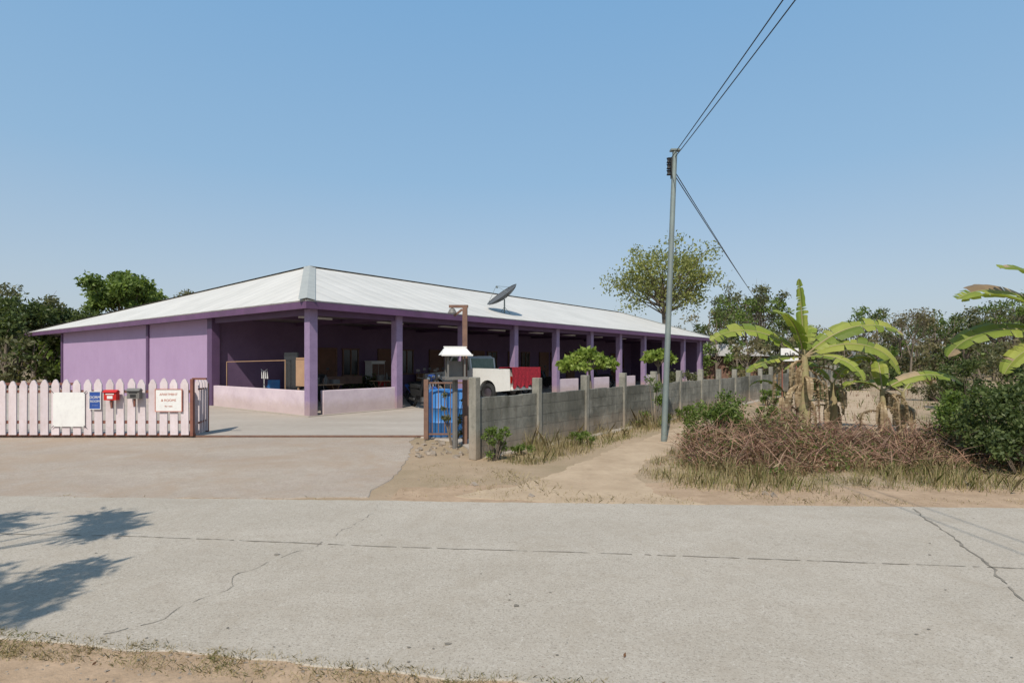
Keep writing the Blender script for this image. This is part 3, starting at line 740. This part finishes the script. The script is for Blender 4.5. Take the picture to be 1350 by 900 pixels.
# ------------------------------------------------------------ trees
tree('tall_tree',(at(880,50),50,0),12.7,4.9,.22,60,135,.27,M['tyell'],M['bark'],21,flat=.78,trunk_frac=.45)
tree('broadleaf_tree',(at(158,47),47,0),8.9,3.1,.25,26,420,.33,M['bright'],M['bark'],22,flat=.6)
tree('broadleaf_tree',(at(60,40),40,0),6.0,3.0,.2,22,360,.28,M['tgreen'],M['bark'],23,flat=.75,trunk_frac=.2)
tree('broadleaf_tree',(at(15,38),38,0),6.8,2.8,.2,22,150,.24,M['tolive'],M['bark'],24,flat=.85,trunk_frac=.2)
tree('broadleaf_tree',(at(245,55),55,0),8.6,2.2,.2,12,130,.26,M['tolive'],M['bark'],25,flat=.5)
tree('broadleaf_tree',(at(-30,34),34,0),6.0,3.0,.2,22,300,.26,M['tgreen'],M['bark'],26,flat=.8,trunk_frac=.2)
tree('broadleaf_tree',(at(100,46),46,0),5.8,2.6,.2,18,300,.28,M['bright'],M['bark'],27,flat=.8,trunk_frac=.2)
dt=empty('distant_trees'); mb=MB()
r=random.Random(77); cls={k:([],[],[]) for k in('tgreen','tolive','bright','tdry')}
spec=[]
for i in range(44):
    px=930+i*12+r.uniform(-8,8); Y=r.uniform(52,70)
    top=(400 if px<1050 else 418)+r.uniform(-18,26)
    if 960<px<1025: top=370+r.uniform(0,14)
    if px>1250: top=394+r.uniform(-16,24)
    spec.append((px,Y,top))
for i in range(26): spec.append((930+i*18+r.uniform(-8,8),r.uniform(40,48),r.uniform(435,458)))
for i in range(22): spec.append((-200+i*16,r.uniform(60,75),r.uniform(418,440)))
for i in range(12): spec.append((-120+i*18,r.uniform(30,34),r.uniform(430,462)))
for i in range(16): spec.append((1500+i*40+r.uniform(-20,20),r.uniform(50,60),r.uniform(385,415)))
for (px,Y,top) in spec:
    h=H+(HY-top)*Y/F; cr=max(1.3,h*r.uniform(.28,.45))
    cl,ra=tree_parts(mb,(at(px,Y),Y,0),h,cr,.14,int(9+h*1.3),r.random()*1000,flat=.85,cz=h-cr*.85,trunk_frac=.25)
    key=r.choice(['tgreen','tolive','tolive','bright','tolive','tgreen','tdry'])
    ra=[a*.85 for a in ra]
    for q in range(4): cl.append((at(px,Y)+r.uniform(-cr,cr),Y+r.uniform(-1,1),r.uniform(.5,h*.4))); ra.append(cr*.4)
    C=cls[key]; C[0].extend(cl);C[1].extend(ra); C[2].extend([int((45 if key=='tdry' else 62)*(a/1.0)**1.6)+14 for a in ra])
mb.obj('trunks',M['bark'],dt,True)
for k,(c,a,n) in cls.items(): leaves_mesh('foliage_'+k,c,a,n,.30,M[k],dt,seed=5)
c=[];a=[];n=[]
for i in range(260):
    x=-160+i*1.3+r.uniform(-1,1)
    c.append((x,r.uniform(78,92),r.uniform(.5,3.2))); a.append(r.uniform(1.8,3)); n.append(60)
leaves_mesh('foliage_far_belt',c,a,n,.8,M['tolive'],dt,seed=6)

def bare(px,Y,l,seed,name='bare_tree'):
    bt=empty(name,(at(px,Y),Y,0)); mb=MB(); r=random.Random(seed); tips=[]
    def grow(p,d,l,rad,depth):
        q=p+d*l; mb.tube([p,(p+q)/2+Vector((r.uniform(-.05,.05),0,0))*l,q],[rad,rad*.85,rad*.65],5,caps=False)
        if depth==0: tips.append(tuple(q)); return
        for k in range(3 if depth>1 else 4):
            nd=(d+Vector((r.uniform(-.7,.7),r.uniform(-.7,.7),r.uniform(-.1,.5)))).normalized(); grow(q,nd,l*r.uniform(.6,.85),rad*.55,depth-1)
    grow(Vector((0,0,0)),Vector((.05,0,1)),l,.10,5); mb.obj('branches',M['bark'],bt)
    leaves_mesh('sparse_leaves',tips[::3],[.4]*len(tips[::3]),[5]*len(tips[::3]),.2,M['tdry'],bt,seed=seed)
bare(1200,42,1.8,9)

def umbrella_tree(px,Y,top,cr,seed,mat='lime'):
    h=H+(HY-top)*Y/F; e=empty('small_yard_tree',(at(px,Y),Y,0)); mb=MB(); r=random.Random(seed); cl=[];ra=[]
    mb.tube([(0,0,0),(.03,0,h*.45),(0,.02,h*.7)],[.05,.04,.03],8)
    for i in range(36):
        t=r.random()*6.28; rr=cr*math.sqrt(r.random()); c=(rr*math.cos(t),rr*math.sin(t),h-.12-.5*(rr/cr)**2*cr+r.uniform(-.12,.06))
        mb.tube([(0,.02,h*.68),(c[0]*.5,c[1]*.5,h*.82),c],[.016,.01,.005],4,caps=False); cl.append(c); ra.append(.14*cr/.8)
    mb.obj('trunk',M['bark'],e); leaves_mesh('crown',cl,ra,[40]*len(cl),.13,M[mat],e,flat=.6,aspect=.6,seed=seed)
umbrella_tree(777,14.2,457,.72,1); umbrella_tree(868,17.5,458,.42,2)
def bush(name,px,Y,top,rx,mat,seed,n=14,ls=.1,per=170,zb=.1,asp=.45):
    h=H+(HY-top)*Y/F; e=empty(name,(at(px,Y),Y,0)); r=random.Random(seed); cl=[];ra=[]; mb=MB()
    for i in range(n):
        t=r.random()*6.28; rr=rx*math.sqrt(r.random())*.85; z=zb+(h-zb-.12)*r.random()*(1-(rr/rx)**2*.5); c=(rr*math.cos(t),rr*math.sin(t)*.8,z)
        mb.tube([(c[0]*.2,c[1]*.2,0),(c[0]*.6,c[1]*.6,z*.6),c],[.015,.01,.005],4,caps=False); cl.append(c); ra.append(rx*r.uniform(.16,.34))
    mb.obj('stems',M['bark'],e); leaves_mesh('leaves',cl,ra,[per]*n,ls,mat,e,seed=seed,flat=.8,aspect=asp)
bush('green_bush',952,10.9,512,.8,M['bright'],31,30,.065,170)
bush('green_bush',1003,12.3,525,.45,M['bright'],32,10,.07,150)
bush('green_bush',1325,8.6,492,.85,M['tgreen'],33,30,.075,150)
bush('green_bush',1285,9.6,503,.75,M['bright'],34,24,.075,130)
bush('green_bush',1345,7.9,530,.6,M['tgreen'],35,18,.07,150)
bush('green_bush',1400,8.6,470,1.0,M['tgreen'],36,20,.09,240)
bush('wall_weeds',652,9.0,540,.27,M['bright'],37,18,.045,70)
bush('wall_weeds',690,9.5,578,.22,M['bright'],38,8,.045,70)
bush('wall_weeds',765,10.7,556,.32,M['bright'],39,10,.05,70)
bush('wall_weeds',862,13.4,490,.42,M['bright'],40,14,.06,90)
bush('wall_weeds',905,15.0,525,.4,M['bright'],41,8,.07,80)
bush('wall_weeds',1010,20,505,.6,M['bright'],42,8,.09,100)
bush('yard_shrub',597,10.6,478,.24,M['tolive'],43,10,.05,70)
for i,(px,Y,top) in enumerate(((895,24,472),(1085,22,500),(1130,30,478),(1180,30,482),(1240,22,478),(1275,18,466),(1325,17,446),(1370,16,432))):
    bush('roadside_bush',px,Y,top,1.1 if i>3 else .8,M['tgreen'] if i%2 else M['tolive'],50+i,22,.11,110)

# ------------------------------------------------------------ banana plants
def banana_leaf(mb,base,az,el,length,width,droop,seed,dead=False,roll=0.0):
    r=random.Random(seed); n=34; p=Vector(base); e=el; pts=[];dirs=[]
    step=length/n; wob=r.uniform(-.25,.25)
    for i in range(n+1):
        a2=az+wob*(i/n)
        d=Vector((math.cos(a2)*math.cos(e),math.sin(a2)*math.cos(e),math.sin(e)))
        pts.append(p.copy()); dirs.append(d); p=p+d*step; e-=droop/n*(0.4+1.6*i/n); e=max(e,-1.5)
    mb.tube(pts,[max(.004,.022*(1-i/(n+1))) for i in range(n+1)],5,caps=False,mi=1 if not dead else 2)
    pet=4
    for s in(-1,1):
        i=pet
        while i<n:
            k=r.choice([1,2,3,4,6,9]) if not dead else r.choice([1,1,2]); j=min(n,i+k)
            sag=r.uniform(.05,.6) if k<4 else r.uniform(0,.22)
            if dead: sag=r.uniform(.3,.8)
            vs=[];fs=[]; mi=2 if (dead or r.random()<.05) else 0
            for q in range(i,j+1):
                t=(q-pet)/(n-pet); w=width*.5*(math.sin(math.pi*min(1,t*.93+.05))**.45)*(1-.15*t)
                d=dirs[q]; sd=d.cross(Vector((0,0,1)))
                if sd.length<.05: sd=Vector((-math.sin(az),math.cos(az),0))
                sd.normalize(); up=sd.cross(d); sd2=sd*math.cos(roll)+up*math.sin(roll); up=sd2.cross(d); sd=sd2
                off=d*(step*(-.45 if q==j else (.45 if q==i else 0)))
                a=pts[q]; b=a+sd*s*w*.5+up*w*(.16-sag*.15)+off*.3; c=a+sd*s*w*(.98 if not dead else .35)+up*w*(.12-sag*.8)+off+sd*s*w*r.uniform(-.07,.07)
                vs+=[a,b,c]
            m=len(vs)//3
            for q in range(m-1): fs+=[(3*q,3*q+3,3*q+4,3*q+1),(3*q+1,3*q+4,3*q+5,3*q+2)]
            mb.add(vs,fs,mi)
            i=j
def banana(name,px,Y,specs,stemh,stemr,seed,dead=8,deadlen=.9):
    e=empty(name,(at(px,Y),Y,0)); mb=MB(); r=random.Random(seed)
    mb.tube([(0,0,-.05),(.02,0,stemh*.5),(0,0,stemh)],[stemr*1.25,stemr,stemr*.6],12,mi=1)
    for i,sp in enumerate(specs):
        az,el,L,W,dr=sp[:5]; rl=sp[5] if len(sp)>5 else r.uniform(-.3,.3)
        banana_leaf(mb,(0,0,stemh-.05),math.radians(az),math.radians(el),L,W,dr,seed*20+i,roll=rl)
    for i in range(dead):
        banana_leaf(mb,(0,0,stemh*r.uniform(.45,.97)),r.random()*6.28,math.radians(r.uniform(-40,35)),deadlen*r.uniform(.5,1.15),.3,4.0,seed*50+i,True)
    mb.obj('stem_and_leaves',[M['banana'],M['banstem'],M['bandry']],e)
banana('banana_plant',1060,12.2,[(95,86,1.75,.30,.12,1.2),(185,38,2.3,.60,1.15,.6),(172,2,1.3,.5,.7,.2),(-4,44,2.3,.62,1.25,-.6),(14,26,2.2,.6,1.3,-.5),(-22,30,2.1,.58,1.7,-.6),(222,66,1.6,.5,1.1,.4),(-50,8,1.4,.45,1.2),(55,60,1.5,.45,1.2)],1.72,.11,3,18,1.3)
banana('banana_plant',1098,12.6,[(10,62,1.3,.40,1.4,-.4),(150,58,1.2,.40,1.6,.4)],1.1,.08,4,9,.95)
banana('banana_plant',1035,12.8,[(170,50,.9,.3,1.6)],.9,.07,14,8,.9)
banana('banana_plant',1163,12.0,[(0,32,1.75,.4,1.1,-.5),(175,35,1.0,.34,1.4),(70,70,1.0,.34,1.0)],1.0,.07,5,10,.9)
banana('banana_plant',1190,12.8,[(20,50,1.1,.32,1.6),(160,45,1.0,.32,1.6)],.9,.06,6,6,.75)
banana('banana_plant',1415,9.6,[(178,52,2.4,.62,1.3,.5),(168,25,2.1,.6,1.3,.5),(195,64,2.3,.55,1.2,.5),(205,74,1.9,.55,1.1),(120,60,2.0,.5,1.3),(0,40,2,.5,1.4),(190,5,1.5,.5,1.1,.3)],1.95,.13,7,6,1.0)

# ------------------------------------------------------------ grass & brush
r=np.random.default_rng(12)
def inpoly(pts,poly):
    x,y=pts[:,0],pts[:,1]; ins=np.zeros(len(pts),bool); j=len(poly)-1
    for i in range(len(poly)):
        xi,yi=poly[i][:2]; xj,yj=poly[j][:2]
        c=((yi>y)!=(yj>y))&(x<(xj-xi)*(y-yi)/(yj-yi+1e-9)+xi); ins^=c; j=i
    return ins
def scatter(poly,n,clump=0.0,z=0.0,per=45,feather=.12):
    P=np.array([p[:2] for p in poly]); lo=P.min(0);hi=P.max(0)
    k=n*5
    if clump>0:
        nc=max(3,k//per); cc=lo+(hi-lo)*r.random((nc,2)); sz=clump*(.4+1.2*r.random(nc)); idx=r.integers(0,nc,k); q=cc[idx]+r.normal(size=(k,2))*sz[idx][:,None]
    else: q=lo+(hi-lo)*r.random((k,2))
    q=q[inpoly(q,poly)][:n]; q=q+r.normal(size=q.shape)*feather*r.random((len(q),1))
    return np.column_stack([q,np.full(len(q),z)])
verge_poly=[gp(842,625),gp(885,645),gp(1000,651),gp(1180,646),gp(1350,652),(14,7.0),(14,9.0),gp(1350,600),gp(1000,600),gp(880,596)]
blades_mesh('verge_grass',np.concatenate([scatter(verge_poly,22000,.10),scatter(verge_poly,8000)]),.04,.32,.006,M['grassdry'],seed=3)
blades_mesh('green_verge_grass',np.concatenate([scatter(verge_poly,11000,.13,per=90),scatter(verge_poly,2000)]),.04,.30,.006,M['grassgreen'],seed=4)
wall_poly=[gp(640,606),gp(700,614),gp(760,602),gp(800,587),gp(870,566),gp(930,552),(9.2,22.5),(8.6,23),gp(870,552),gp(760,577),gp(700,590),gp(636,603)]
blades_mesh('wall_grass',np.concatenate([scatter(wall_poly,19000,.12)]),.06,.46,.007,M['grassdry'],seed=5)
blades_mesh('green_wall_grass',scatter(wall_poly,7000,.15),.06,.44,.008,M['grassgreen'],seed=6)
wide=[(2.4,7.4),(1.9,8.3),(3.7,11.0),(6,13.5),(12,26),(34,60),(60,60),(16,7)]
blades_mesh('lot_grass',np.concatenate([scatter(wide,8000,.5)]),.08,.36,.018,M['drytwig'],seed=7)
blades_mesh('green_lot_grass',scatter(wide,6000,.5),.08,.4,.018,M['grassgreen'],seed=8)
edge=[(-9,3.72),(-2.97,3.31),(-.2,2.86),(1.5,2.63),(1.5,2.5),(-.2,2.66),(-2.97,3.04),(-9,3.5)]
blades_mesh('shoulder_grass',scatter(edge,18000,.06,.006,per=60,feather=.03),.008,.045,.003,M['grassdry'],seed=9,lean=1.5,field=False)
blades_mesh('green_shoulder_grass',scatter(edge,5000,.05,.006,per=80,feather=.03),.008,.04,.003,M['grassgreen'],seed=29,lean=1.5,field=False)
left=[(-30,7.6),(-6,6.66),(-1.2,6.42),(-1.2,6.33),(-6,6.56),(-30,7.4)]
blades_mesh('driveway_edge_grass',scatter(left,1500,.05,.01,feather=.04),.01,.05,.005,M['grassdry'],seed=10,lean=1.5,field=False)
vg=[gp(520,655),gp(560,612),gp(640,612),gp(700,625),gp(760,650),gp(700,662)]
blades_mesh('sparse_grass',scatter(vg,2200,.12,.005,per=40),.01,.09,.005,M['grassdry'],seed=11,lean=1.3)
vr=[gp(700,664),gp(840,650),gp(1350,660),(14,6.6),(14,6.2),gp(1350,669)]
blades_mesh('sparse_verge_grass',scatter(vr,4500,.10,.005,per=40),.015,.08,.005,M['grassdry'],seed=13,lean=1.3)
brush_poly=[gp(900,615),gp(1000,630),gp(1120,622),gp(1350,622),(10,8.4),(10,11),(7.6,10.8),gp(1110,578),gp(960,582),gp(900,593)]
e=empty('dry_brush_pile')
def hump(x,y): return .08+.52*math.exp(-((y-9.6)/1.1)**2)*(0.55+.4*math.sin(x*1.7)+.3*math.sin(x*4.1+1)+.15*math.sin(x*9))
q=scatter(brush_poly,9500,.30)
vs=[];fs=[];rr=random.Random(8)
for (x,y,_) in q:
    z=rr.random()*max(.05,hump(x,y))*1.15; a=rr.random()*6.28; el=rr.uniform(-.2,.9); l=rr.uniform(.12,.75); w=rr.uniform(.0025,.007)
    d=Vector((math.cos(a)*math.cos(el),math.sin(a)*math.cos(el),math.sin(el))); s=d.cross(Vector((rr.uniform(-1,1),rr.uniform(-1,1),1))).normalized()*w
    p0=Vector((x,y,z)); p1=p0+d*l*.5+Vector((0,0,.02)); p2=p0+d*l-Vector((0,0,l*rr.uniform(0,.25)))
    o=len(vs); vs+= [p0-s,p0+s,p1+s*.8,p1-s*.8,p2]; fs+=[(o,o+1,o+2,o+3),(o+3,o+2,o+4)]
mb=MB(); mb.add(vs,fs); mb.obj('twigs',M['twig'],e)
q=scatter(brush_poly,17000,.22); q[:,2]=[rr.random()*max(.03,hump(x,y)) for x,y,_ in q]
leaves_mesh('dry_leaves',None,None,None,.065,M['drytwig'],e,rawpos=q,seed=9,aspect=.3)
q=scatter(brush_poly,10000,.2,per=120); q[:,2]=[rr.random()*max(.03,hump(x,y))*1.1 for x,y,_ in q]
leaves_mesh('straw',None,None,None,.14,M['grassdry'],e,rawpos=q,seed=19,aspect=.08)
q=scatter(brush_poly,8000,.2,per=200); q[:,2]=[rr.random()*max(.03,hump(x,y))*1.15 for x,y,_ in q]
leaves_mesh('green_sprigs',None,None,None,.065,M['bright'],e,rawpos=q,seed=10,aspect=.4)
q=np.column_stack([r.uniform(-4,1,40),r.uniform(2.3,3.0,40),np.full(40,.014)])
leaves_mesh('fallen_leaves',None,None,None,.03,M['drytwig'],None,rawpos=q,seed=12,aspect=.5,droop=0)

# ------------------------------------------------------------ roadside tree left of the camera
ot=empty('roadside_tree',(-6.6,.3,0)); mb=MB(); rr=random.Random(15)
mb.tube([(0,0,-.1),(.1,.05,1.8),(.2,.2,3.4),(.1,.3,5.2)],[.17,.14,.11,.04],10)
cl=[];ra=[];tips=[]
for i in range(40):
    if i%2: sx,sy=rr.uniform(-7.2,-3.8),rr.uniform(5.0,5.8)
    else: sx,sy=rr.uniform(-5.6,-3.0),rr.uniform(3.5,4.4)
    z=rr.uniform(3.4,4.6); k=z/math.tan(math.radians(50)); tips.append((sx-.25*k+6.6,sy-.97*k-.3,z))
for c in tips:
    mb.tube([(.2,.2,3.2),((c[0])*.5,(c[1])*.5+.1,3.7),c],[.04,.02,.006],5,caps=False); cl.append(c); ra.append(rr.uniform(.16,.34))
for i in range(14):
    t=rr.random()*6.28; c=(-1.2+1.4*math.cos(t)*rr.random(),-.8+1.4*math.sin(t)*rr.random(),rr.uniform(4,6)); mb.tube([(.2,.2,3.4),c],[.05,.01],5,caps=False); cl.append(c); ra.append(.5)
mb.obj('trunk_and_limbs',M['bark'],ot,True); leaves_mesh('crown',cl,ra,[int(150*(a/.3)) for a in ra],.17,M['tgreen'],ot,flat=.6,seed=16,aspect=.3)

# ------------------------------------------------------------ light, sky, camera
EL=math.radians(50); sx,sy=-.25,-.968
S=Vector((sx*math.cos(EL),sy*math.cos(EL),math.sin(EL)))
sun=bpy.data.lights.new('sun','SUN'); sun.energy=4.8; sun.angle=math.radians(.5); sun.color=(1,.935,.84)
so=bpy.data.objects.new('sun',sun); COL.objects.link(so); so.rotation_euler=(-S).to_track_quat('-Z','Y').to_euler(); so.location=(0,-10,20)
w=bpy.data.worlds.new('World'); sc.world=w; w.use_nodes=True; N=w.node_tree.nodes; L=w.node_tree.links
sky=N.new('ShaderNodeTexSky'); sky.sky_type='NISHITA'; sky.sun_disc=False; sky.sun_elevation=EL; sky.sun_rotation=math.atan2(sx,sy)
sky.air_density=1.0; sky.dust_density=2.0; sky.ozone_density=1.5
tc=N.new('ShaderNodeTexCoord'); sp=N.new('ShaderNodeSeparateXYZ'); L.new(tc.outputs['Generated'],sp.inputs[0])
hz=ramp(N,L,sp.outputs[2],[(0.0,(.50,.55,.60)),(0.12,(.42,.52,.62)),(0.30,(.28,.465,.66)),(0.55,(.20,.41,.67)),(1.0,(.13,.31,.57))])
ml=N.new('ShaderNodeVectorMath'); ml.operation='SCALE'; L.new(hz,ml.inputs[0]); ml.inputs[3].default_value=7.2
mx=mix(N,L,.78,sky.outputs[0],ml.outputs[0])
bg=N['Background']; L.new(mx,bg.inputs[0]); bg.inputs[1].default_value=.15
cam=bpy.data.cameras.new('camera'); co=bpy.data.objects.new('camera',cam); COL.objects.link(co)
co.location=(0,0,H); co.rotation_euler=(math.radians(90),0,0); cam.sensor_width=36; cam.lens=36*F/1350; cam.shift_y=25/1350
cam.clip_start=.05; cam.clip_end=3000
sc.camera=co
sc.view_settings.view_transform='Standard'; sc.view_settings.look='None'; sc.view_settings.exposure=0
